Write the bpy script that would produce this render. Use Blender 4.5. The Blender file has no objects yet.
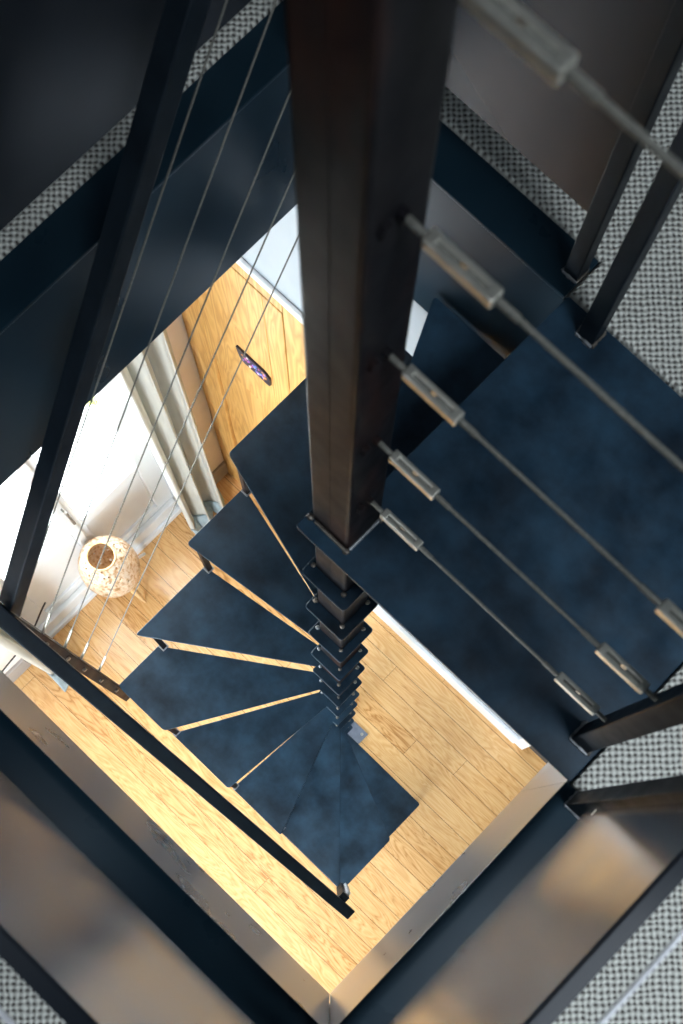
import bpy, bmesh, math, random
from mathutils import Vector, Matrix
random.seed(7)
S = bpy.context.scene
COL = S.collection
FLOOR = -2.694          # lower floor level; the carpeted storey is z = 0
RISE = 0.2245

# ------------------------------------------------------------------ materials
def new_mat(name):
    m = bpy.data.materials.new(name); m.use_nodes = True
    nt = m.node_tree
    for n in list(nt.nodes): nt.nodes.remove(n)
    out = nt.nodes.new('ShaderNodeOutputMaterial')
    b = nt.nodes.new('ShaderNodeBsdfPrincipled')
    nt.links.new(b.outputs[0], out.inputs[0])
    return m, nt, b, out
def nd(nt, typ, **kw):
    n = nt.nodes.new(typ)
    for k, v in kw.items():
        if k.startswith('_'): setattr(n, k[1:], v)
        else: n.inputs[k.replace('__', ' ')].default_value = v
    return n
def math_n(nt, op, a, b=None, clamp=False):
    n = nt.nodes.new('ShaderNodeMath'); n.operation = op; n.use_clamp = clamp
    for i, v in enumerate((a, b)):
        if v is None: continue
        if hasattr(v, 'is_output'): nt.links.new(v, n.inputs[i])
        else: n.inputs[i].default_value = v
    return n.outputs[0]
def ramp(nt, fac, stops):
    r = nt.nodes.new('ShaderNodeValToRGB')
    el = r.color_ramp.elements
    while len(el) > 1: el.remove(el[-1])
    el[0].position, el[0].color = stops[0][0], (*stops[0][1], 1)
    for p, c in stops[1:]:
        e = el.new(p); e.color = (*c, 1)
    nt.links.new(fac, r.inputs[0])
    return r.outputs[0]
def coords(nt, scale=(1, 1, 1)):
    t = nt.nodes.new('ShaderNodeTexCoord')
    mp = nt.nodes.new('ShaderNodeMapping'); mp.inputs['Scale'].default_value = scale
    nt.links.new(t.outputs['Object'], mp.inputs['Vector'])
    return mp.outputs[0]
def bump(nt, b, h, strength, dist):
    bp = nt.nodes.new('ShaderNodeBump'); bp.inputs['Strength'].default_value = strength; bp.inputs['Distance'].default_value = dist
    nt.links.new(h, bp.inputs['Height']); nt.links.new(bp.outputs[0], b.inputs['Normal'])

def steel(name, c0, c1, r0, r1, spec=0.5, ior=1.7, scale=7, metal=0.0, rust=None, bmp=0.03, graze=None, det=7.0):
    m, nt, b, o = new_mat(name)
    v = coords(nt)
    n = nd(nt, 'ShaderNodeTexNoise', Scale=scale, Detail=det, Roughness=0.62); nt.links.new(v, n.inputs['Vector'])
    col = ramp(nt, n.outputs[0], [(0.32, c0), (0.68, c1)])
    if rust:
        n3 = nd(nt, 'ShaderNodeTexNoise', Scale=14.0, Detail=5.0); nt.links.new(coords(nt, (1, 1, .45)), n3.inputs['Vector'])
        f = ramp(nt, n3.outputs[0], [(0.50, (0, 0, 0)), (0.68, (1, 1, 1))])
        mx = nt.nodes.new('ShaderNodeMix'); mx.data_type = 'RGBA'
        nt.links.new(f, mx.inputs['Factor']); nt.links.new(col, mx.inputs['A']); mx.inputs['B'].default_value = (*rust, 1)
        col = mx.outputs['Result']
    nt.links.new(col, b.inputs['Base Color'])
    n2 = nd(nt, 'ShaderNodeTexNoise', Scale=scale * 2.7, Detail=4.0); nt.links.new(v, n2.inputs['Vector'])
    rr = nd(nt, 'ShaderNodeMapRange'); rr.inputs['To Min'].default_value = r0; rr.inputs['To Max'].default_value = r1
    nt.links.new(n2.outputs[0], rr.inputs['Value']); nt.links.new(rr.outputs[0], b.inputs['Roughness'])
    rr.inputs['From Min'].default_value = .3; rr.inputs['From Max'].default_value = .7
    b.inputs['Metallic'].default_value = metal; b.inputs['IOR'].default_value = ior
    b.inputs['Specular IOR Level'].default_value = spec
    if graze:                                    # oiled mill scale: dull when faced, mirror-like at grazing angles
        b.inputs['Specular IOR Level'].default_value = 0
        lw = nt.nodes.new('ShaderNodeLayerWeight'); lw.inputs[0].default_value = .5
        fc = math_n(nt, 'ADD', math_n(nt, 'MULTIPLY', math_n(nt, 'POWER', lw.outputs['Facing'], 3.8), graze, True), .006)
        gl = nt.nodes.new('ShaderNodeBsdfGlossy'); nt.links.new(rr.outputs[0], gl.inputs['Roughness']); gl.inputs[0].default_value = (.95, .96, 1, 1)
        mx = nt.nodes.new('ShaderNodeMixShader'); nt.links.new(fc, mx.inputs[0]); nt.links.new(b.outputs[0], mx.inputs[1]); nt.links.new(gl.outputs[0], mx.inputs[2]); nt.links.new(mx.outputs[0], o.inputs[0])
    if bmp: bump(nt, b, n2.outputs[0], bmp, 0.01)
    return m
M = {}
M['tread'] = steel('blued_steel_plate', (.0025, .009, .018), (.020, .050, .084), .32, .50, ior=1.45, spec=.42, scale=8, bmp=.01)
M['panel'] = steel('brushed_mill_steel', (.010, .013, .018), (.022, .026, .032), .21, .27, scale=3, bmp=0, graze=1.65, det=2.0)
M['frame'] = steel('mill_scale_flange', (.004, .012, .020), (.012, .028, .042), .27, .30, scale=3, bmp=0, graze=1.0, det=2.0)
M['column'] = steel('rusty_square_tube', (.005, .005, .007), (.014, .013, .014), .36, .52, ior=1.4, spec=.12, scale=9, rust=(.030, .013, .010))
M['tube'] = steel('dark_tube_steel', (.003, .006, .010), (.008, .014, .021), .40, .55, ior=1.4, spec=.22, scale=14, bmp=.01)
M['weld'] = steel('grey_weld', (.10, .11, .12), (.42, .44, .47), .3, .5, metal=.8, scale=60)
M['foot'] = steel('pale_base_steel', (.10, .12, .16), (.17, .19, .24), .35, .5, ior=1.6, scale=20)
M['stainless'] = steel('stainless_steel', (.48, .47, .42), (.60, .58, .52), .30, .42, metal=.85, scale=60)
M['bright'] = steel('zinc_plated_bolt', (.55, .56, .60), (.75, .76, .80), .35, .5, metal=.3, scale=60)
M['wire'] = steel('wire_rope', (.10, .10, .09), (.20, .195, .17), .45, .6, metal=.4, scale=300)
M['old_bolt'] = steel('old_bolt_steel', (.10, .09, .08), (.22, .19, .16), .35, .5, metal=.6, scale=90)

def paint(name, c, rough=.55, bmp=.02, var=.04):
    m, nt, b, o = new_mat(name)
    n = nd(nt, 'ShaderNodeTexNoise', Scale=18.0, Detail=4.0); nt.links.new(coords(nt), n.inputs['Vector'])
    lo = tuple(max(0, x * (1 - var)) for x in c)
    nt.links.new(ramp(nt, n.outputs[0], [(.3, lo), (.7, c)]), b.inputs['Base Color'])
    b.inputs['Roughness'].default_value = rough
    bump(nt, b, n.outputs[0], bmp, .01)
    return m
M['white'] = paint('white_wall_paint', (.80, .80, .79))
M['wall'] = paint('cool_wall_paint', (.34, .38, .42))
M['dim_wall'] = paint('reflection_dimming_paint', (.06, .075, .07))
M['blush'] = paint('blush_wall_paint', (.90, .83, .79))
M['gloss'] = paint('white_gloss_paint', (.76, .78, .80), rough=.3)
M['skirt'] = paint('grey_skirting_paint', (.36, .33, .31), rough=.45)
M['ceil'] = paint('dusky_ceiling_paint', (.30, .33, .36))
M['terrace'] = paint('pale_terrace_stone', (.72, .71, .68), rough=.8, var=.15)
M['black'] = paint('shadow_black', (.012, .012, .014), rough=.5)
M['lit_leg'] = paint('lit_leg_white', (.8, .8, .8), rough=.4)
M['darkgap'] = paint('dark_door_gap', (.05, .045, .04), rough=.6)

def wood(name, stops, along='x', board=None, rough=(.22, .38), gapc=(.085, .035, .012), seg=1.35, grain=1.0):
    m, nt, b, o = new_mat(name)
    t = nt.nodes.new('ShaderNodeTexCoord'); sp = nt.nodes.new('ShaderNodeSeparateXYZ'); nt.links.new(t.outputs['Object'], sp.inputs[0])
    X, Y, Z = sp.outputs
    if along == 'x': u, v = X, Y
    else: u, v = Z, X
    if board:
        vv = math_n(nt, 'DIVIDE', math_n(nt, 'ADD', v, board['off']), board['w'])
        bid = math_n(nt, 'FLOOR', vv)
        wn = nt.nodes.new('ShaderNodeTexWhiteNoise'); wn.noise_dimensions = '1D'; nt.links.new(bid, wn.inputs['W'])
        uu = math_n(nt, 'DIVIDE', math_n(nt, 'ADD', u, math_n(nt, 'MULTIPLY', wn.outputs[0], seg)), seg)
        sid = math_n(nt, 'FLOOR', uu)
        wn2 = nt.nodes.new('ShaderNodeTexWhiteNoise'); wn2.noise_dimensions = '2D'
        cb = nt.nodes.new('ShaderNodeCombineXYZ'); nt.links.new(bid, cb.inputs[0]); nt.links.new(sid, cb.inputs[1]); nt.links.new(cb.outputs[0], wn2.inputs['Vector'])
        tone = wn2.outputs[0]
        fv = math_n(nt, 'FRACT', vv); fu = math_n(nt, 'FRACT', uu)
        g1 = math_n(nt, 'LESS_THAN', math_n(nt, 'MINIMUM', fv, math_n(nt, 'SUBTRACT', 1.0, fv)), .0011 / board['w'])
        g2 = math_n(nt, 'LESS_THAN', math_n(nt, 'MINIMUM', fu, math_n(nt, 'SUBTRACT', 1.0, fu)), .0008 / seg)
        gap = math_n(nt, 'MAXIMUM', g1, g2)
    else:
        tone = math_n(nt, 'MULTIPLY', 0.5, 1.0); gap = None
    cv = nt.nodes.new('ShaderNodeCombineXYZ')
    nt.links.new(math_n(nt, 'MULTIPLY', u, 2.2 * grain), cv.inputs[0]); nt.links.new(math_n(nt, 'MULTIPLY', v, 16 * grain), cv.inputs[1])
    nt.links.new(math_n(nt, 'MULTIPLY', tone, 37.0), cv.inputs[2])
    n = nd(nt, 'ShaderNodeTexNoise', Scale=1.0, Detail=3.0, Roughness=.5, Distortion=.5); nt.links.new(cv.outputs[0], n.inputs['Vector'])
    rings = math_n(nt, 'FRACT', math_n(nt, 'MULTIPLY', n.outputs[0], 11.0))           # contour bands of the noise = cathedral grain
    rings = math_n(nt, 'ABSOLUTE', math_n(nt, 'SUBTRACT', rings, .5))
    cv2 = nt.nodes.new('ShaderNodeCombineXYZ')
    nt.links.new(math_n(nt, 'MULTIPLY', u, 6.0), cv2.inputs[0]); nt.links.new(math_n(nt, 'MULTIPLY', v, 160.0), cv2.inputs[1])
    n2 = nd(nt, 'ShaderNodeTexNoise', Scale=1.0, Detail=3.0); nt.links.new(cv2.outputs[0], n2.inputs['Vector'])
    f = math_n(nt, 'ADD', math_n(nt, 'MULTIPLY', rings, .80), math_n(nt, 'ADD', math_n(nt, 'MULTIPLY', n2.outputs[0], .36), math_n(nt, 'MULTIPLY', tone, .26)))
    c = ramp(nt, f, stops)
    if gap is not None:
        mx = nt.nodes.new('ShaderNodeMix'); mx.data_type = 'RGBA'
        nt.links.new(gap, mx.inputs['Factor']); nt.links.new(c, mx.inputs['A']); mx.inputs['B'].default_value = (*gapc, 1); c = mx.outputs['Result']
    nt.links.new(c, b.inputs['Base Color'])
    rr = nd(nt, 'ShaderNodeMapRange'); rr.inputs['To Min'].default_value = rough[0]; rr.inputs['To Max'].default_value = rough[1]
    nt.links.new(n2.outputs[0], rr.inputs['Value']); nt.links.new(rr.outputs[0], b.inputs['Roughness'])
    h = n2.outputs[0]
    if gap is not None: h = math_n(nt, 'SUBTRACT', math_n(nt, 'MULTIPLY', h, .25), gap)
    bump(nt, b, h, .12, .002)
    return m
M['floor'] = wood('oiled_pine_boards', [(.16, (.33, .135, .034)), (.40, (.60, .33, .125)), (.80, (.70, .44, .20))], board={'w': .098, 'off': .047}, seg=2.7, rough=(.13, .22))
M['door'] = wood('honey_pine_door', [(.15, (.33, .155, .035)), (.5, (.52, .29, .085)), (.9, (.64, .40, .15))], along='z', rough=(.35, .5), grain=.7)

def carpet_mat():
    m, nt, b, o = new_mat('woven_sisal')
    p = 0.0068
    t = nt.nodes.new('ShaderNodeTexCoord')
    nz = nd(nt, 'ShaderNodeTexNoise', Scale=48.0, Detail=3.0); nt.links.new(t.outputs['Object'], nz.inputs['Vector'])
    va = nt.nodes.new('ShaderNodeVectorMath'); va.operation = 'MULTIPLY_ADD'
    nt.links.new(nz.outputs['Color'], va.inputs[0]); va.inputs[1].default_value = (.0085, .0085, 0); nt.links.new(t.outputs['Object'], va.inputs[2])
    sp = nt.nodes.new('ShaderNodeSeparateXYZ'); nt.links.new(va.outputs[0], sp.inputs[0])
    sx = math_n(nt, 'SINE', math_n(nt, 'MULTIPLY', sp.outputs[0], math.pi / p))
    sy = math_n(nt, 'SINE', math_n(nt, 'MULTIPLY', sp.outputs[1], math.pi / p))
    h = math_n(nt, 'ADD', math_n(nt, 'MULTIPLY', math_n(nt, 'MULTIPLY', sx, sy), .5), .5)
    n2 = nd(nt, 'ShaderNodeTexNoise', Scale=420.0, Detail=2.0); nt.links.new(t.outputs['Object'], n2.inputs['Vector'])
    f = math_n(nt, 'ADD', math_n(nt, 'MULTIPLY', h, .8), math_n(nt, 'MULTIPLY', n2.outputs[0], .25))
    nt.links.new(ramp(nt, f, [(.12, (.050, .042, .038)), (.34, (.26, .26, .245)), (.62, (.53, .54, .50)), (1, (.68, .69, .65))]), b.inputs['Base Color'])
    b.inputs['Roughness'].default_value = .85; b.inputs['Specular IOR Level'].default_value = .25
    bump(nt, b, h, .9, .004)
    return m
M['carpet'] = carpet_mat()

def glass_mat():
    m, nt, b, o = new_mat('window_glass'); nt.nodes.remove(b)
    lw = nt.nodes.new('ShaderNodeLayerWeight'); lw.inputs[0].default_value = .5
    fr = math_n(nt, 'ADD', math_n(nt, 'MULTIPLY', math_n(nt, 'POWER', lw.outputs['Facing'], 5.0), .45), .02)
    tr = nt.nodes.new('ShaderNodeBsdfTransparent'); gl = nt.nodes.new('ShaderNodeBsdfGlossy'); gl.inputs['Roughness'].default_value = .03
    tr.inputs[0].default_value = (.96, .98, .98, 1)
    mx = nt.nodes.new('ShaderNodeMixShader'); nt.links.new(fr, mx.inputs[0]); nt.links.new(tr.outputs[0], mx.inputs[1]); nt.links.new(gl.outputs[0], mx.inputs[2])
    nt.links.new(mx.outputs[0], o.inputs[0])
    return m
M['glass'] = glass_mat()

def cloth_mat(name, c0, c1, trans=.25):
    m, nt, b, o = new_mat(name)
    v = coords(nt, (1, 1, .15))
    n = nd(nt, 'ShaderNodeTexNoise', Scale=60.0, Detail=4.0); nt.links.new(v, n.inputs['Vector'])
    nt.links.new(ramp(nt, n.outputs[0], [(.3, c0), (.7, c1)]), b.inputs['Base Color'])
    b.inputs['Roughness'].default_value = .8
    tl = nt.nodes.new('ShaderNodeBsdfTranslucent'); tl.inputs[0].default_value = (*c1, 1)
    mx = nt.nodes.new('ShaderNodeMixShader'); mx.inputs[0].default_value = trans
    nt.links.new(b.outputs[0], mx.inputs[1]); nt.links.new(tl.outputs[0], mx.inputs[2]); nt.links.new(mx.outputs[0], o.inputs[0])
    bump(nt, b, n.outputs[0], .1, .003)
    return m
M['curtain'] = cloth_mat('cream_linen', (.54, .54, .50), (.66, .66, .61))
M['lining'] = cloth_mat('grey_blue_lining', (.28, .36, .40), (.42, .50, .54), .1)

def wicker_mat():
    m, nt, b, o = new_mat('woven_bamboo')
    t = nt.nodes.new('ShaderNodeTexCoord')
    vo = nd(nt, 'ShaderNodeTexVoronoi', Scale=46.0); vo.feature = 'F1'; nt.links.new(t.outputs['Object'], vo.inputs['Vector'])
    n = nd(nt, 'ShaderNodeTexNoise', Scale=70.0, Detail=2.0); nt.links.new(t.outputs['Object'], n.inputs['Vector'])
    nt.links.new(ramp(nt, n.outputs[0], [(.34, (.40, .22, .09)), (.47, (.74, .58, .40)), (.6, (.86, .80, .70))]), b.inputs['Base Color'])
    b.inputs['Roughness'].default_value = .5
    hole = math_n(nt, 'LESS_THAN', vo.outputs['Distance'], .27)
    tr = nt.nodes.new('ShaderNodeBsdfTransparent'); mx = nt.nodes.new('ShaderNodeMixShader')
    tl = nt.nodes.new('ShaderNodeBsdfTranslucent'); tl.inputs[0].default_value = (.80, .58, .34, 1); m2 = nt.nodes.new('ShaderNodeMixShader'); m2.inputs[0].default_value = .38
    nt.links.new(b.outputs[0], m2.inputs[1]); nt.links.new(tl.outputs[0], m2.inputs[2])
    nt.links.new(hole, mx.inputs[0]); nt.links.new(m2.outputs[0], mx.inputs[1]); nt.links.new(tr.outputs[0], mx.inputs[2]); nt.links.new(mx.outputs[0], o.inputs[0])
    bump(nt, b, vo.outputs['Distance'], .6, .004)
    return m
M['wicker'] = wicker_mat()
M['straw'] = paint('straw_strip', (.62, .40, .19), rough=.6)
M['cane'] = paint('tan_cane', (.42, .24, .10), rough=.6)
M['leaf'] = paint('yellow_green_leaf', (.45, .50, .08), rough=.5, var=.3)
M['stem'] = paint('plant_stem', (.20, .22, .07), rough=.6)
M['plaque'] = paint('black_plaque', (.015, .013, .03), rough=.35)
for k, c in dict(pink=(.65, .14, .40), blue=(.10, .22, .70), orange=(.75, .28, .06), cream=(.8, .74, .62), violet=(.30, .12, .55)).items():
    M['dot_' + k] = paint('enamel_' + k, c, rough=.4)

# ------------------------------------------------------------------ mesh helpers
def link(name, bm, mat, parent=None, smooth=False):
    me = bpy.data.meshes.new(name)
    bmesh.ops.recalc_face_normals(bm, faces=bm.faces)
    bm.to_mesh(me); bm.free()
    if mat: me.materials.append(mat)
    if smooth:
        for p in me.polygons: p.use_smooth = True
        me.set_sharp_from_angle(angle=math.radians(40))
    o = bpy.data.objects.new(name, me); COL.objects.link(o)
    if parent is not None: o.parent = parent
    return o
def thing(name, label, cat, group=None):
    o = bpy.data.objects.new(name, None); COL.objects.link(o)
    o.empty_display_size = .1
    return tag(o, label, cat, group)
def tag(o, label, cat, group=None):
    o['label'] = label; o['category'] = cat
    if group: o['group'] = group
    return o
def struct(o): o['kind'] = 'structure'; return o
def place(root, loc):
    """put an empty at its thing's base; the children (built in world coordinates) keep their place"""
    loc = Vector(loc); root.location = loc
    for ch in [c for c in COL.objects if c.parent is root]: ch.location = ch.location - loc

def box(bm, x0, x1, y0, y1, z0, z1, bev=0.0):
    g = bmesh.ops.create_cube(bm, size=1)
    vs = g['verts']
    bmesh.ops.scale(bm, vec=(x1 - x0, y1 - y0, z1 - z0), verts=vs)
    bmesh.ops.translate(bm, vec=((x0 + x1) / 2, (y0 + y1) / 2, (z0 + z1) / 2), verts=vs)
    if bev:
        es = list({e for v in vs for e in v.link_edges})
        bmesh.ops.bevel(bm, geom=es, offset=bev, segments=2, affect='EDGES', profile=.5)
def boxes(*bs, bev=0.0):
    bm = bmesh.new()
    for b in bs: box(bm, *b, bev=bev)
    return bm
def frame_of(d):
    d = d.normalized(); up = Vector((0, 0, 1)) if abs(d.z) < .95 else Vector((0, 1, 0))
    s = d.cross(up).normalized(); return s, s.cross(d).normalized()
def bar(bm, a, b, w, h, bev=0.0):
    """rectangular bar from a to b: w sideways, h upwards"""
    a, b = Vector(a), Vector(b); d = (b - a); L = d.length
    s, u = frame_of(d)
    g = bmesh.ops.create_cube(bm, size=1); vs = g['verts']
    bmesh.ops.scale(bm, vec=(w, L, h), verts=vs)
    if bev:
        es = list({e for v in vs for e in v.link_edges})
        r = bmesh.ops.bevel(bm, geom=es, offset=bev, segments=2, affect='EDGES', profile=.5)
        vs = list({v for f in r['faces'] for v in f.verts} | {v for v in vs if v.is_valid})
    m = Matrix((s, d.normalized(), u)).transposed().to_4x4(); m.translation = (a + b) / 2
    bmesh.ops.transform(bm, matrix=m, verts=vs)
def tube(bm, pts, r, n=8, caps=True):
    pts = [Vector(p) for p in pts]; rings = []
    for i, p in enumerate(pts):
        d = (pts[min(i + 1, len(pts) - 1)] - pts[max(i - 1, 0)])
        s, u = frame_of(d); rr = r[i] if isinstance(r, (list, tuple)) else r
        rings.append([bm.verts.new(p + s * rr * math.cos(2 * math.pi * k / n) + u * rr * math.sin(2 * math.pi * k / n)) for k in range(n)])
    for a, b in zip(rings, rings[1:]):
        for k in range(n): bm.faces.new((a[k], a[(k + 1) % n], b[(k + 1) % n], b[k]))
    if caps: bm.faces.new(rings[0][::-1]); bm.faces.new(rings[-1])
def prism(bm, poly, z0, z1):
    lo = [bm.verts.new((x, y, z0)) for x, y in poly]; hi = [bm.verts.new((x, y, z1)) for x, y in poly]
    bm.faces.new(lo[::-1]); bm.faces.new(hi)
    n = len(poly)
    for i in range(n): bm.faces.new((lo[i], lo[(i + 1) % n], hi[(i + 1) % n], hi[i]))
def rounded(poly, radii, seg=4):
    out = []; n = len(poly)
    for i, (p, r) in enumerate(zip(poly, radii)):
        p = Vector(p); a = Vector(poly[i - 1]); b = Vector(poly[(i + 1) % n])
        if r <= 0: out.append(tuple(p)); continue
        da, db = (a - p), (b - p); ra = min(r, da.length * .45, db.length * .45)
        A, B = p + da.normalized() * ra, p + db.normalized() * ra
        for k in range(seg + 1):
            t = k / seg; out.append(tuple(A * (1 - t) ** 2 + p * 2 * t * (1 - t) + B * t * t))
    return out
def blob(bm, c, r, sc=(1, 1, 1), sub=2):
    g = bmesh.ops.create_icosphere(bm, subdivisions=sub, radius=r)
    for v in g['verts']:
        k = 1 + random.uniform(-.12, .12)
        v.co = Vector((v.co.x * sc[0] * k + c[0], v.co.y * sc[1] * k + c[1], v.co.z * sc[2] * k + c[2]))
def mod_bevel(o, w, seg=2):
    m = o.modifiers.new('Bevel', 'BEVEL'); m.width = w; m.segments = seg; m.limit_method = 'ANGLE'; m.angle_limit = math.radians(40)
    return o

# ------------------------------------------------------------------ upper storey: carpeted slab with the square opening
WX0, WX1, WY0, WY1 = -.602, .524, -.581, .505            # opening
UX0, UX1, UY0, UY1, UZ = -2.6, 2.6, -2.6, 2.6, 2.5       # upper room
FB = -.300                                                # underside of slab
def ring_cells(xs, ys, hole, z0, z1):
    bm = bmesh.new()
    for i in range(len(xs) - 1):
        for j in range(len(ys) - 1):
            cx, cy = (xs[i] + xs[i + 1]) / 2, (ys[j] + ys[j + 1]) / 2
            if hole(cx, cy): continue
            bm.faces.new([bm.verts.new((x, y, z1)) for x, y in ((xs[i], ys[j]), (xs[i + 1], ys[j]), (xs[i + 1], ys[j + 1]), (xs[i], ys[j + 1]))])
    bmesh.ops.remove_doubles(bm, verts=bm.verts, dist=1e-5)
    r = bmesh.ops.extrude_face_region(bm, geom=list(bm.faces))
    bmesh.ops.translate(bm, vec=(0, 0, z0 - z1), verts=[v for v in r['geom'] if isinstance(v, bmesh.types.BMVert)])
    return bm
slab = link('ceiling', ring_cells([UX0 - .1, WX0 - .012, WX1 + .012, UX1 + .1], [UY0 - .1, WY0 - .012, WY1 + .012, UY1 + .1],
            lambda x, y: WX0 < x < WX1 and WY0 < y < WY1, FB + .004, -.010), M['white']); struct(slab)
CX0, CX1, CY0, CY1 = -.687, .606, -.666, .588            # outer rim of the steel flange = carpet edge
def carpet_hole(x, y):
    if x > .531 and y > -.064: return False
    if x > .0 and y > .513: return False
    return CX0 < x < CX1 and CY0 < y < CY1
car = link('carpet', ring_cells([UX0, CX0, 0.001, .531, CX1, UX1], [UY0, CY0, -.064, .513, CY1, UY1], carpet_hole, -.008, .006), M['carpet'])
mod_bevel(car, .004); car['kind'] = 'structure'
# steel lining: a vertical fascia and a flat flange on each side
def trim(name, fascia, flange):
    bm = boxes(fascia, flange)
    struct(mod_bevel(link(name, bm, M['frame']), .0015))
trim('trim_1', (WX1, WX1 + .006, WY0, -.065, FB, 0), (WX1 - .001, CX1, CY0, -.065, -.006, 0.0005))
trim('trim_2', (WX0, WX1, WY0 - .006, WY0, FB, 0), (CX0, WX1 - .002, CY0, WY0 + .001, -.006, 0.0005))
trim('trim_3', (WX0 - .006, WX0, WY0, WY1, FB, 0), (CX0, WX0 + .001, WY0 + .002, CY1, -.006, 0.0005))
trim('trim_4', (WX0, WX1, WY1, WY1 + .006, FB, -.006), (WX0 + .002, -.003, WY1 - .001, CY1, -.006, 0.0005))
# the rest of the lining under the landing
struct(link('trim_5', boxes((WX1, WX1 + .006, -.065, WY1, FB, -.006)), M['frame']))

# upper room shell with added roof openings
def wall_with_holes(name, axis, pos, thick, a0, a1, z0, z1, holes, mat):
    """axis 'x': wall lies at x=pos..pos+thick, spans y; holes = (a0,a1,z0,z1)"""
    As = sorted({a0, a1, *[h[0] for h in holes], *[h[1] for h in holes]}); Zs = sorted({z0, z1, *[h[2] for h in holes], *[h[3] for h in holes]})
    bm = bmesh.new()
    for i in range(len(As) - 1):
        for j in range(len(Zs) - 1):
            ca, cz = (As[i] + As[i + 1]) / 2, (Zs[j] + Zs[j + 1]) / 2
            if any(h[0] < ca < h[1] and h[2] < cz < h[3] for h in holes): continue
            q = ((As[i], Zs[j]), (As[i + 1], Zs[j]), (As[i + 1], Zs[j + 1]), (As[i], Zs[j + 1]))
            bm.faces.new([bm.verts.new((pos, a, z) if axis == 'x' else (a, pos, z)) for a, z in q])
    bmesh.ops.remove_doubles(bm, verts=bm.verts, dist=1e-5)
    r = bmesh.ops.extrude_face_region(bm, geom=list(bm.faces))
    v = (thick, 0, 0) if axis == 'x' else (0, thick, 0)
    bmesh.ops.translate(bm, vec=v, verts=[g for g in r['geom'] if isinstance(g, bmesh.types.BMVert)])
    return struct(link(name, bm, mat))
wall_with_holes('wall_upper_right', 'x', UX1, .12, UY0, UY1, -.0, UZ, [], M['ceil'])
wall_with_holes('wall_upper_left', 'x', UX0, -.12, UY0, UY1, -.0, UZ, [], M['ceil'])
wall_with_holes('wall_upper_back', 'y', UY1, .12, UX0, UX1, -.0, UZ, [], M['ceil'])
wall_with_holes('wall_upper_front', 'y', UY0, -.12, UX0, UX1, -.0, UZ, [], M['ceil'])
KX0, KX1, KY0, KY1 = 1.20, 2.15, -.75, .25                # two unseen roof lights, added to light carpet and steel
JX0, JX1, JY0, JY1 = -.80, -.45, -1.60, -1.25
struct(link('ceiling_upper', ring_cells([UX0 - .12, JX0, JX1, KX0, KX1, UX1 + .12], [UY0 - .12, JY0, JY1, KY0, KY1, UY1 + .12], lambda x, y: (KX0 < x < KX1 and KY0 < y < KY1) or (JX0 < x < JX1 and JY0 < y < JY1), UZ, UZ + .1), M['wall']))

# ------------------------------------------------------------------ lower room
LX0, LX1, LY0, LY1 = -1.325, .98, -2.4, .582
struct(link('floor', boxes((LX0 - .12, LX1, LY0, LY1 + .1, FLOOR - .05, FLOOR)), M['floor']))
wall_with_holes('wall_left', 'x', LX0, -.14, LY0, LY1, FLOOR, FB, [(-.80, .335, FLOOR, -.55)], M['blush'])
wall_with_holes('wall_back', 'y', LY1, .12, LX0 - .14, LX1, FLOOR, FB, [(-1.3185, -.6695, FLOOR, -.8575), (.70, .94, FLOOR, -.75)], M['wall'])
wall_with_holes('wall_right', 'x', LX1, .12, LY0, LY1, FLOOR, FB, [], M['dim_wall'])  # unseen wall, set close and dark so the steel reflects less light
wall_with_holes('wall_front', 'y', LY0, -.12, LX0, LX1, FLOOR, FB, [(.0, .95, FLOOR + .1, -.38)], M['white'])
struct(mod_bevel(link('baseboard_left', boxes((LX0, LX0 + .018, .335, LY1, FLOOR, FLOOR + .105), (LX0, LX0 + .018, LY0, -.80, FLOOR, FLOOR + .105)), M['skirt']), .004))
struct(mod_bevel(link('baseboard_back', boxes((-.652, .665, LY1 - .02, LY1, FLOOR, FLOOR + .10)), M['gloss']), .004))
# door in the back wall, its leaf coloured dark as the gap, only its foot shows beside the landing
d2 = struct(link('door_2', boxes((.715, .94, LY1 + .02, LY1 + .055, FLOOR + .008, -.79)), M['darkgap']))
link('door_frame', boxes((.665, .715, LY1 - .012, LY1 + .1, FLOOR, -.72), (.715, .978, LY1 - .012, LY1 + .1, -.75, -.72)), M['gloss'], d2)

# pine door in the back corner
DY = LY1 + .020                                           # the door sits in its opening
door = struct(link('door_1', boxes((-1.2665, -.7735, DY - .018, DY - .002, FLOOR + .008, -.9015)), M['door']))
def door_part(name, *bs, bev=.003): return mod_bevel(link(name, boxes(*bs), M['door'], door), bev)
door_part('door_frame', (-1.318, -1.268, DY - .032, DY, FLOOR, -.858), (-.772, -.67, DY - .032, DY, FLOOR, -.858), (-1.268, -.772, DY - .032, DY, -.90, -.858))
door_part('stile', (-1.2665, -1.185, DY - .034, DY - .018, FLOOR + .01, -.9015)); door_part('stile', (-.852, -.7735, DY - .034, DY - .018, FLOOR + .01, -.9015))
door_part('rail', (-1.1845, -.8525, DY - .034, DY - .018, -1.56, -.902)); door_part('rail', (-1.1845, -.8525, DY - .034, DY - .018, FLOOR + .01, -2.45))
mod_bevel(link('door_molding', boxes((-1.324, -.655, LY1 - .016, LY1, -.860, -.836)), M['gloss'], door), .006)
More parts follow.
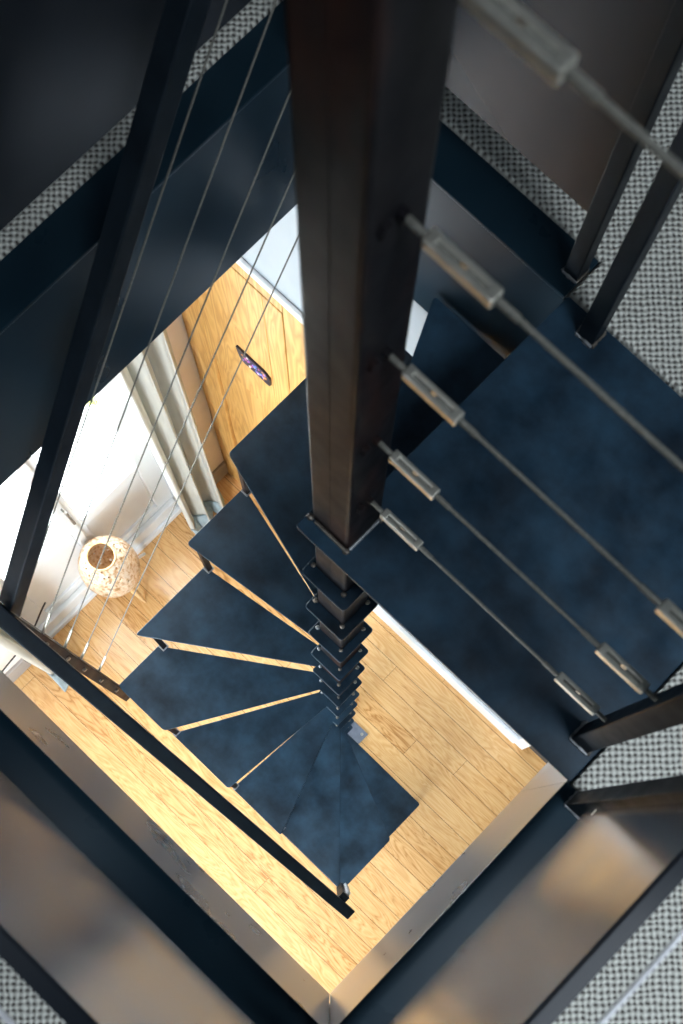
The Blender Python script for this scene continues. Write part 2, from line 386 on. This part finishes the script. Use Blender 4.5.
# plaque hung on the door
pl = thing('door_plaque', 'small black plaque with colourful enamel flowers on the pine door', 'plaque')
PX0, PX1, PZ0, PZ1, PY = -1.003, -.862, -1.362, -1.302, DY - .034
poly = rounded([(PX0 - .012, PZ1), (PX0 + .004, PZ0), (PX1, PZ0), (PX1 + .004, PZ1 - .014), (PX1 - .02, PZ1)], [.004, .02, .003, .012, .02])
bm = bmesh.new(); prism(bm, poly, 0, .008)
bmesh.ops.rotate(bm, verts=bm.verts, matrix=Matrix.Rotation(math.pi / 2, 3, 'X')); bmesh.ops.translate(bm, verts=bm.verts, vec=(0, PY, 0))
link('board', bm, M['plaque'], pl)
rnd = random.Random(3); keys = ('pink', 'blue', 'orange', 'cream', 'violet')
for i in range(34):
    k = keys[i % 5]; x = PX0 + .016 + (PX1 - PX0 - .03) * rnd.random(); z = PZ0 + .010 + (PZ1 - PZ0 - .02) * rnd.random()
    bm = bmesh.new(); blob(bm, (x, PY - .0085, z), rnd.uniform(.0035, .0065), (1, .3, 1), 1); link('enamel_flower', bm, M['dot_' + k], pl)['label'] = k + ' enamel flower'
place(pl, ((PX0 + PX1) / 2, PY, PZ0))

# french window, two leaves, in the left wall
WXG = -1.372
fw = struct(mod_bevel(link('window_1', boxes((-1.44, -1.35, .275, .335, FLOOR, -.55), (-1.44, -1.35, -.80, -.70, FLOOR, -.55), (-1.44, -1.35, -.70, .275, -.63, -.55), (-1.46, -1.33, -.80, .335, FLOOR, FLOOR + .035)), M['gloss']), .004))
for (ya, yb, ga, gb) in ((-.200, .272, -.152, .176), (-.697, -.204, -.560, -.226)):
    leaf = mod_bevel(link('window_leaf', boxes((WXG - .045, WXG, ya, ga, FLOOR + .04, -.64), (WXG - .045, WXG, gb, yb, FLOOR + .04, -.64), (WXG - .045, WXG, ga, gb, -.72, -.64),
            (WXG - .045, WXG, ga, gb, FLOOR + .045, FLOOR + .16), (WXG - .045, WXG, ga, gb, -2.20, -2.13), (WXG - .035, WXG - .014, ga, gb, FLOOR + .15, -2.18)), M['gloss'], fw), .005)
    link('window_pane', boxes((WXG - .028, WXG - .022, ga - .004, gb + .004, -2.134, -.716)), M['glass'], fw)
    mod_bevel(link('bottom_rail', boxes((WXG, WXG + .028, ya + .01, yb - .01, FLOOR + .036, FLOOR + .115)), M['gloss'], fw), .006)
bm = bmesh.new(); tube(bm, [(WXG, -.190, -1.93), (WXG + .04, -.190, -1.93)], .006); tube(bm, [(WXG + .035, -.190, -1.93), (WXG + .04, -.19, -2.03)], .007)
link('window_handle', bm, M['old_bolt'], fw, True)
mod_bevel(link('astragal', boxes((WXG, WXG + .012, -.222, -.182, FLOOR + .116, -.64)), M['gloss'], fw), .005)

# outside the french window
struct(link('ground', boxes((-9, LX0 - .15, -7, 7, FLOOR - .12, FLOOR - .02)), M['terrace']))
pt = thing('garden_plant', 'pale yellow-green plant outside the glass of the french window', 'plant')
bm = bmesh.new(); bs = bmesh.new(); rnd = random.Random(5)
base = Vector((-2.05, .36, FLOOR - .02))
for i in range(16):
    a = rnd.uniform(0, 6.28); hgt = rnd.uniform(.18, .42); rr = rnd.uniform(.05, .20)
    tip = base + Vector((rr * math.cos(a), rr * math.sin(a), hgt)); tube(bs, [base, base.lerp(tip, .5) + Vector((0, 0, .05)), tip], [.005, .004, .002], 5)
    for k in range(4):
        c = base.lerp(tip, .45 + .18 * k) + Vector((0, 0, .03)); d = Vector((rnd.uniform(-1, 1), rnd.uniform(-1, 1), rnd.uniform(0, .5))).normalized(); s = d.cross(Vector((0, 0, 1))).normalized()
        L = rnd.uniform(.04, .075)
        p = [c, c + d * L * .5 + s * L * .22, c + d * L, c + d * L * .5 - s * L * .22]
        lo = [bm.verts.new(q) for q in p]; hi = [bm.verts.new(q + Vector((0, 0, .0012))) for q in p]
        bm.faces.new(lo[::-1]); bm.faces.new(hi)
        for q in range(4): bm.faces.new((lo[q], lo[(q + 1) % 4], hi[(q + 1) % 4], hi[q]))
link('foliage', bm, M['leaf'], pt); link('stem', bs, M['stem'], pt); place(pt, base)

# curtains
def curtain(label, y0t, y1t, y0b, y1b, xt, xb, folds, seed, hemx):
    root = thing('curtain', label, 'curtain', 'curtains of the french window')
    rnd = random.Random(seed); ph = [rnd.uniform(0, 6.28) for _ in range(4)]
    nu, nv = 140, 40; ztop = -.44
    def pt_(u, v):
        z = FLOOR + .030 + (ztop - FLOOR - .030) * (1 - v)
        y0 = y0t + (y0b - y0t) * v; y1 = y1t + (y1b - y1t) * v
        x = xt + (xb - xt) * v ** 2
        w = 2 * math.pi * folds * u
        amp = .036 + .012 * v
        x += amp * (math.sin(w + ph[0] + .5 * math.sin(2 * v + ph[1])) + .22 * math.sin(2.3 * w + ph[2] + v))
        y = y0 + (y1 - y0) * u + .012 * math.sin(w * 2 + ph[3])
        return Vector((x, y, z))
    def sheet(v0, v1, n, off, fn=None):
        bm = bmesh.new(); g = []
        for j in range(n + 1):
            row = []
            for i in range(nu + 1):
                v = v0 + (v1 - v0) * j / n; p = pt_(i / nu, v)
                if fn: p = fn(p, i / nu, j / n)
                row.append(bm.verts.new(p + off))
            g.append(row)
        for j in range(n):
            for i in range(nu): bm.faces.new((g[j][i], g[j][i + 1], g[j + 1][i + 1], g[j + 1][i]))
        return bm
    o = link('panel', sheet(0, 1, nv, Vector((0, 0, 0))), M['curtain'], root, True)
    m = o.modifiers.new('Solidify', 'SOLIDIFY'); m.thickness = .003
    def slump(p, u, t):                           # the hem slumps on to the boards
        q = p.copy(); q.x += hemx * t ** .7 + .018 * math.sin(23 * u + seed) * t; q.y += .015 * math.sin(31 * u) * t
        q.z = FLOOR + .006 + (p.z - FLOOR - .006) * (1 - t) ** 1.5 + (.010 + .010 * math.sin(40 * u + 2)) * math.sin(math.pi * min(1, t))
        return q
    o = link('hem', sheet(.985, 1, 10, Vector((.004, 0, .0)), slump), M['lining'], root, True); o['label'] = 'grey-blue lining of the hem'
    m = o.modifiers.new('Solidify', 'SOLIDIFY'); m.thickness = .003
    place(root, (xb, (y0b + y1b) / 2, FLOOR))
curtain('cream linen curtain beside the pine door, hem on the boards', .215, .48, .215, .455, -1.262, -1.235, 2.7, 2, .06)
curtain('cream linen curtain at the far end of the window, half hidden by the handrail', -.80, -.66, -.775, -.625, -1.262, -1.225, 1.8, 6, .085)
# black tube standing in for the shadow line along the left curtain
bm = bmesh.new(); tube(bm, [(-1.30, -.52 - .02 * k - .004 * k * k, FLOOR + .40 - .028 * k + .012 * math.sin(k)) for k in range(0, 13)] , .004)
c = link('curtain_shadow_line', bm, M['black'], None, True); tag(c, 'thin black line for the shadow at a curtain edge by the french window', 'shadow line')

# woven lantern on the floor
lp = thing('woven_lantern', 'round woven bamboo lantern on thin splayed legs in front of the french window', 'lantern')
LC = Vector((-1.225, -.205, FLOOR))
prof = [(.030, .225), (.060, .235), (.098, .265), (.126, .315), (.135, .365), (.130, .415), (.112, .460), (.088, .492), (.068, .505), (.060, .503)]
bm = bmesh.new(); rings = []
for r, z in prof:
    rings.append([bm.verts.new(LC + Vector((r * math.cos(2 * math.pi * k / 48), r * math.sin(2 * math.pi * k / 48), z))) for k in range(48)])
for a, b in zip(rings, rings[1:]):
    for k in range(48): bm.faces.new((a[k], a[(k + 1) % 48], b[(k + 1) % 48], b[k]))
o = link('shade', bm, M['wicker'], lp, True); m = o.modifiers.new('Solidify', 'SOLIDIFY'); m.thickness = .004
bm = bmesh.new(); ring = [LC + Vector((.062 * math.cos(2 * math.pi * k / 32), .062 * math.sin(2 * math.pi * k / 32), .506)) for k in range(33)]
tube(bm, ring, .005, 8, False); link('rim', bm, M['straw'], lp, True)
bm = bmesh.new(); tube(bm, [LC + Vector((0, 0, .222)), LC + Vector((0, 0, .240))], .050, 24); link('base', bm, M['straw'], lp, True)
for tx, ty, mt, lab in ((.092, .014, 'straw', None), (-.085, .185, 'lit_leg', 'white leg'), (-.075, -.11, 'cane', None)):  # one leg coloured white, as if strongly lit
    d = Vector((tx, ty, 0)); bm = bmesh.new()
    tube(bm, [LC + d.normalized() * .03 + Vector((0, 0, .236)), LC + d * .6 + d.normalized() * .012 + Vector((0, 0, .10)), LC + d + Vector((0, 0, .002))], [.022 if lab is None else .008, .014 if lab is None else .008, .006 if lab is None else .007], 10)
    o = link('leg', bm, M[mt], lp, True)
    if lab: o['label'] = lab
place(lp, LC)

# ------------------------------------------------------------------ the spiral staircase
st = thing('spiral_staircase', 'blued steel spiral staircase winding around a rusty square column', 'staircase')
CH = .038
bm = bmesh.new()
prism(bm, rounded([(-CH, -CH), (CH, -CH), (CH, CH), (-CH, CH)], [.007] * 4), FLOOR + .008, 2.46)
link('column', bm, M['column'], st)
bm = bmesh.new(); box(bm, -.0012, .0012, -CH - .0004, -CH + .001, FLOOR + .01, 2.45); link('weld_seam', bm, M['column'], st)
bm = bmesh.new(); box(bm, -.09, .120, -.085, .100, FLOOR, FLOOR + .010, .002)
bp = link('base_plate', bm, M['foot'], st)
for x, y in ((.098, .078), (-.07, .078), (.098, -.065), (-.07, -.065)):
    bm = bmesh.new(); tube(bm, [(x, y, FLOOR + .009), (x, y, FLOOR + .018)], .008, 6)
    link('anchor_bolt', bm, M['stainless'], bp)
FX0, FX1, FY0, FY1 = -.050, .060, -.065, .050            # the little square plate round the column
SX0, SX1, SY0, SY1 = -.498, .527, -.507, .497             # outer outline of the flight
def on_sq(deg, s=None):
    if s is None:
        c, s_ = math.cos(math.radians(deg)), math.sin(math.radians(deg))
        t = min([(SX1 if c > 0 else SX0) / c if abs(c) > 1e-6 else 9, (SY1 if s_ > 0 else SY0) / s_ if abs(s_) > 1e-6 else 9]); return (t * c, t * s_)
        c, s_ = math.cos(math.radians(deg)), math.sin(math.radians(deg)); k = max(abs(c), abs(s_)); return (s * c / k, s * s_ / k)
def on_flange(deg):
    c, s_ = math.cos(math.radians(deg)), math.sin(math.radians(deg))
    t = min([(FX1 if c > 0 else FX0) / c if abs(c) > 1e-6 else 9, (FY1 if s_ > 0 else FY0) / s_ if abs(s_) > 1e-6 else 9]); return (t * c, t * s_)
TH = .006
OFF = {3: 165.8, 4: 188.5, 5: 214.5, 6: 239.5, 7: 264.8, 8: 290.2, 9: 314.0, 10: 337.0, 11: 360.0}
front = [90, 115.2, 140.5] + [OFF[k] for k in range(3, 12)]
def tread_poly(k):
    a, b = front[k - 1], front[k]
    p = [on_flange(a - 16), on_sq(a - 1.4)]; rad = [0, .006]
    for corner in (math.degrees(math.atan2(SY1, SX1)), math.degrees(math.atan2(SY1, SX0)), 360 + math.degrees(math.atan2(SY0, SX0)), 360 + math.degrees(math.atan2(SY0, SX1))):
        if a < corner < b: p.append(on_sq(corner)); rad.append(.010)
    fo = 18 if k in (3, 4) else 10
    p.append(on_sq(b + .8)); rad.append(.012); p.append(on_flange(b + fo)); rad.append(0)
    cs = sorted([(math.degrees(math.atan2(y, x)) % 360, (x, y)) for x, y in ((FX0, FY0), (FX1, FY0), (FX1, FY1), (FX0, FY1))])
    cs = [c for c in cs if c[0] > (b + fo) % 360] + [c for c in cs if c[0] <= (b + fo) % 360]
    for d, xy in cs:
        dd = d
        while dd < b + fo: dd += 360
        if dd < a - 16 + 360: p.append(xy); rad.append(.009)
    return rounded(p, rad)
def weld(z, par):
    bm = bmesh.new()
    bm.free()
    for i, (x, y) in enumerate(((-.040, -.040), (.038, -.041), (.041, .033))):
        bm = bmesh.new(); blob(bm, (x, y, z + .002), random.uniform(.0045, .0065), (1, 1, .7))
        link('weld_bead', bm, M['weld'] if i == 0 and z < -.5 else M['old_bolt'], par, True)
for k in range(1, 12):
    z = -RISE * k
    bm = bmesh.new(); prism(bm, tread_poly(k), z - TH, z)
    t = mod_bevel(link('tread', bm, M['tread'], st), .0012, 1); weld(z, t)
for k in range(1, 12):                                    # small square bars carrying the outer corner of each tread
    a = front[k]; x, y = tuple(v * .972 for v in on_sq(a - 1.6 if k < 11 else 359)); z1 = -RISE * k - TH; z0 = -RISE * (k + 1)
    bm = bmesh.new(); box(bm, x - .0085, x + .0085, y - .0085, y + .0085, z0, z1, .0015)
    s = link('tread_support', bm, M['old_bolt'] if 0 else M['column'], st)
    bm = bmesh.new(); box(bm, x - .0125, x + .0125, y - .0125, y + .0125, z0, z0 + .004, .0015)
    link('weld_bead', bm, M['weld'], s)
bm = bmesh.new()
prism(bm, rounded([(-.048, -.066), (.528, -.062), (.528, .511), (0.0, .511), (0.0, .055), (-.048, .050)], [.007, .002, .002, .004, 0, .006]), -TH, 0.0)
ld = mod_bevel(link('landing_plate', bm, M['tread'], st), .0012, 1)
weld(0.0, ld)
bm = bmesh.new(); bar(bm, (-.030, -.040, .002), (.036, -.041, .002), .006, .006, .002)
link('weld_bead', bm, M['old_bolt'], ld)
bm = bmesh.new(); bar(bm, (.040, -.036, .002), (.040, .036, .002), .006, .006, .0025)
link('weld_bead', bm, M['weld'], ld)
place(st, (0, 0, FLOOR))

# ------------------------------------------------------------------ stair balustrade (outer side of the flight)
bl = thing('stair_balustrade', 'dark sloping steel handrail with thin cables along the outer edge of the spiral flight', 'balustrade')
def sec(xc, yc, z): return Vector((xc, yc, z))
bm = bmesh.new()                                          # left run, rising towards the top corner
def sloped(bm, a, b, w, h):                               # plumb-sided bar: end cuts vertical
    a, b = Vector(a), Vector(b); d = Vector((b.x - a.x, b.y - a.y, 0)).normalized(); s = Vector((d.y, -d.x, 0)) * w / 2; u = Vector((0, 0, -h))
    A = [bm.verts.new(p) for p in (a + s, a - s, a - s + u, a + s + u)]; B = [bm.verts.new(p) for p in (b + s, b - s, b - s + u, b + s + u)]
    bm.faces.new(A); bm.faces.new(B[::-1])
    for i in range(4): bm.faces.new((A[i], A[(i + 1) % 4], B[(i + 1) % 4], B[i]))
sloped(bm, (-.5025, -.503, .088 - 1.075 * .503), (-.5025, .52, .088 + 1.075 * .52), .037, .052)
mod_bevel(link('handrail', bm, M['tube'], bl), .003)
bm = bmesh.new(); sloped(bm, (.566, -.5225, -1.541), (-.522, -.5225, -.388), .037, .040)
mod_bevel(link('handrail', bm, M['tube'], bl), .003)
def post(name, x, y, z0, z1, w, mat, par, bolts=()):
    bm = bmesh.new(); box(bm, x - w / 2, x + w / 2, y - w / 2, y + w / 2, z0, z1, .002)
    o = link(name, bm, mat, par)
    if bolts:
        for z in bolts:
            bm = bmesh.new(); tube(bm, [(x + w / 2 - .001, y, z), (x + w / 2 + .006, y, z)], .006, 8)
            link('bolt', bm, M['old_bolt'], o, True)
    return o
cz0 = [-.510, -.657, -.812, -.948, -1.115]; cz1 = [.478, .342, .180, .030, -.115]
post('post', -.502, -.519, -1.50, -.455, .030, M['column'], bl, [-.56, -.70, -.86, -1.0, -1.16, -1.33])
post('post', -.500, .500, -RISE * 2, .58, .030, M['tube'], bl)
pb = post('post', .503, -.497, -RISE * 9, -1.505, .030, M['tube'], bl)
for z in (-1.60, -1.68, -1.76, -1.84, -1.92, -1.98):
    bm = bmesh.new(); tube(bm, [(.508, -.483, z), (.508, -.472, z)], .0095, 8)
    link('bolt', bm, M['bright'], pb, True)
for a, b in zip(cz0, cz1):
    p, q = Vector((-.500, -.503, a - .016)), Vector((-.500, .486, b)); d = (q - p).normalized()
    bm = bmesh.new(); tube(bm, [p, q], .0016, 8); c = link('cable', bm, M['wire'], bl, True)
    for s, e in ((p, d), (q, -d)):
        bm = bmesh.new(); tube(bm, [s, s + e * .060, s + e * .068], [.0036, .0036, .0022], 10); tube(bm, [s - e * .001, s + e * .008], .0048, 6)
        link('cable_fitting', bm, M['stainless'], c, True)
place(bl, (-.5, -.5, -1.5))

# ------------------------------------------------------------------ landing railing: five cables from column to post
lr = thing('landing_railing', 'five steel cables with turnbuckles from the column to a post on the landing', 'railing')
def welds_at(x, y, w, z, par):
    h = w / 2 + .001
    for i, (p, q) in enumerate((((-h, -h), (h, -h)), ((h, -h), (h, h)), ((h, h), (-h, h)), ((-h, h), (-h, -h)))):
        bm = bmesh.new(); n = 7
        pts = [(x + p[0] + (q[0] - p[0]) * k / n, y + p[1] + (q[1] - p[1]) * k / n, z + .0005) for k in range(n + 1)]
        tube(bm, pts, [random.uniform(.0018, .0042) for _ in pts], 8)
        link('weld_bead', bm, M['weld'] if i in (0, 3) else M['old_bolt'], par, True)
P1 = (.5005, .003); p1 = post('post', *P1, 0, .98, .033, M['tube'], lr); welds_at(*P1, .033, .001, p1)
def turnbuckle(x0, x1, z, par):
    bm = bmesh.new()
    for sgn in (-1, 1): box(bm, x0 + .002, x1 - .002, sgn * .0046 - .0029, sgn * .0046 + .0029, z - .0045, z + .0045, .0016)
    for x in (x0, x1 - .010): box(bm, x, x + .010, -.0074, .0074, z - .0048, z + .0048, .0016)
    link('turnbuckle', bm, M['stainless'], par)
    xm = (x0 + x1) / 2
    for xa, xb in ((x0 - .026, xm - .004), (xm + .004, x1 + .022)):
        bm = bmesh.new(); tube(bm, [(xa, 0, z), (xb, 0, z)], .0034, 8); link('threaded_rod', bm, M['wire'], par, True)
for i, z in enumerate((.130, .300, .472, .645, .823)):
    bm = bmesh.new(); tube(bm, [(.130, 0, z), (.400, 0, z)], .0024, 8); c = link('cable', bm, M['wire'], lr, True)
    turnbuckle(.066, .137, z, c); turnbuckle(.395, .467, z, c)
    bm = bmesh.new(); tube(bm, [(CH - .002, -.018, z), (CH + .006, -.018, z)], .0075, 6); link('hook_bolt', bm, M['column'], c, True)
    bm = bmesh.new(); tube(bm, [(CH - .001, 0, z), (.046, 0, z)], .0055, 8); link('eye_bolt', bm, M['column'], c, True)
place(lr, (P1[0], P1[1], 0))
P3 = (.0690, .4870)
p3 = thing('railing_post', 'square steel post welded to the landing next to the upper carpet edge', 'post')
o = post('shaft', *P3, 0, .98, .031, M['tube'], p3); welds_at(*P3, .031, .001, o); place(p3, (*P3, 0))

# ------------------------------------------------------------------ guard railings on the rim of the opening
def guard(label, a, b, out, z0, z1, posts, cables=(), fold=.018, extra=None):
    g = thing('guard_railing', label, 'railing', 'guard railings around the stairwell')
    a, b, out = Vector((*a, 0)), Vector((*b, 0)), Vector((*out, 0)); d = (b - a).normalized()
    bm = bmesh.new()
    prof = [(0, z0), (0, z1 - .003), (.0035, z1), (fold, z1), (fold, z1 - .004), (.005, z1 - .004), (.004, z1 - .007), (.004, z0)]
    A = [bm.verts.new(a + out * o_ + Vector((0, 0, z))) for o_, z in prof]; B = [bm.verts.new(b + out * o_ + Vector((0, 0, z))) for o_, z in prof]
    bm.faces.new(A); bm.faces.new(B[::-1])
    for i in range(len(prof)): bm.faces.new((A[i], A[(i + 1) % 8], B[(i + 1) % 8], B[i]))
    link('guard_panel', bm, M['panel'], g)
    for x, y in posts: o = post('post', x, y, .0005, .98, .029, M['tube'], g); welds_at(x, y, .027, .001, o)
    for z in cables:
        bm = bmesh.new(); tube(bm, [a + Vector((0, 0, z)), b + Vector((0, 0, z))], .0024, 8); link('cable', bm, M['bright'], g, True)
    if extra:
        bm = bmesh.new(); tube(bm, [extra, Vector(extra) + Vector((0, -.010, 0))], .006, 8); link('bolt', bm, M['stainless'], g, True)
    place(g, (a + b) / 2)
guard('steel guard panel and post at the lower right rim, beside the landing', (.560, -.0935), (.560, -.592), (1, 0), .070, .478, [(.5600, -.0790), (.5600, -.577)], (.600, .75), extra=(.565, -.0935, .11))
guard('long reflective steel guard panel along the lower left rim of the stairwell', (.545, -.622), (-.604, -.622), (0, -1), .095, .497, [(.5300, -.6205), (-.590, -.6205)], (.612, .76))
guard('shadowed steel guard panel at the upper left rim, behind the sloping handrail', (-.638, -.592), (-.638, .522), (-1, 0), .098, .480, [(-.638, -.577)], (.60, .75))
guard('steel guard panel and post at the upper right rim, behind the column', (-.624, .543), (-.0365, .543), (0, 1), .113, .480, [(-.609, .5415), (-.0200, .5485)], (.60, .75))

# ------------------------------------------------------------------ light: overcast sky through the windows and the added roof lights
w = bpy.data.worlds.new('World'); S.world = w; w.use_nodes = True
bg = w.node_tree.nodes['Background']; bg.inputs[0].default_value = (.86, .94, 1.0, 1); bg.inputs[1].default_value = 26.0
def portal(name, loc, rot, sx, sy):
    l = bpy.data.lights.new(name, 'AREA'); l.shape = 'RECTANGLE'; l.size = sx; l.size_y = sy; l.cycles.is_portal = True
    o = bpy.data.objects.new(name, l); COL.objects.link(o); o.location = loc; o.rotation_euler = rot
H = math.pi / 2
portal('sky_portal', ((KX0 + KX1) / 2, (KY0 + KY1) / 2, UZ + .11), (0, 0, 0), KX1 - KX0, KY1 - KY0)  # larger added roof light
portal('sky_portal', ((JX0 + JX1) / 2, (JY0 + JY1) / 2, UZ + .11), (0, 0, 0), JX1 - JX0, JY1 - JY0)  # smaller added roof light
portal('sky_portal', (LX0 - .16, -.23, -1.62), (H, 0, -H), 1.14, 2.14)
portal('sky_portal', (.475, LY0 - .13, -1.49), (H, 0, 0), .95, 2.22)

# ------------------------------------------------------------------ camera
cam = bpy.data.cameras.new('Camera'); co = bpy.data.objects.new('Camera', cam); COL.objects.link(co); S.camera = co
a, b, c = -0.0939, 0.6332, 0.1345
def Rz(t): return Matrix(((math.cos(t), -math.sin(t), 0), (math.sin(t), math.cos(t), 0), (0, 0, 1)))
def Rx(t): return Matrix(((1, 0, 0), (0, math.cos(t), -math.sin(t)), (0, math.sin(t), math.cos(t))))
R = Rz(c) @ Rx(a) @ Rz(b)
Wm = R @ Matrix(((1, 0, 0), (0, -1, 0), (0, 0, -1)))       # world -> (right, down, forward)
rt, dn, fw_ = Wm[0], Wm[1], Wm[2]
rot = Matrix((rt, -dn, -fw_)).transposed()
co.matrix_world = Matrix.Translation((0.3204, -0.3659, 1.2)) @ rot.to_4x4()
cam.sensor_fit = 'VERTICAL'; cam.sensor_height = 36; cam.lens = 36 * 800 / 1024
cam.shift_y = (757 - 512) / 1024
cam.clip_start = .02
cam.dof.use_dof = True; cam.dof.focus_distance = 2.3; cam.dof.aperture_fstop = 5.0
S.view_settings.view_transform = 'Standard'; S.view_settings.look = 'None'; S.view_settings.exposure = 0; S.view_settings.gamma = 1; S.view_settings.use_curve_mapping = False
S.cycles.use_denoising = True
S.cycles.max_bounces = 10; S.cycles.diffuse_bounces = 5; S.cycles.glossy_bounces = 5; S.cycles.transparent_max_bounces = 12
S.cycles.caustics_reflective = False; S.cycles.caustics_refractive = False; S.cycles.sample_clamp_indirect = 8
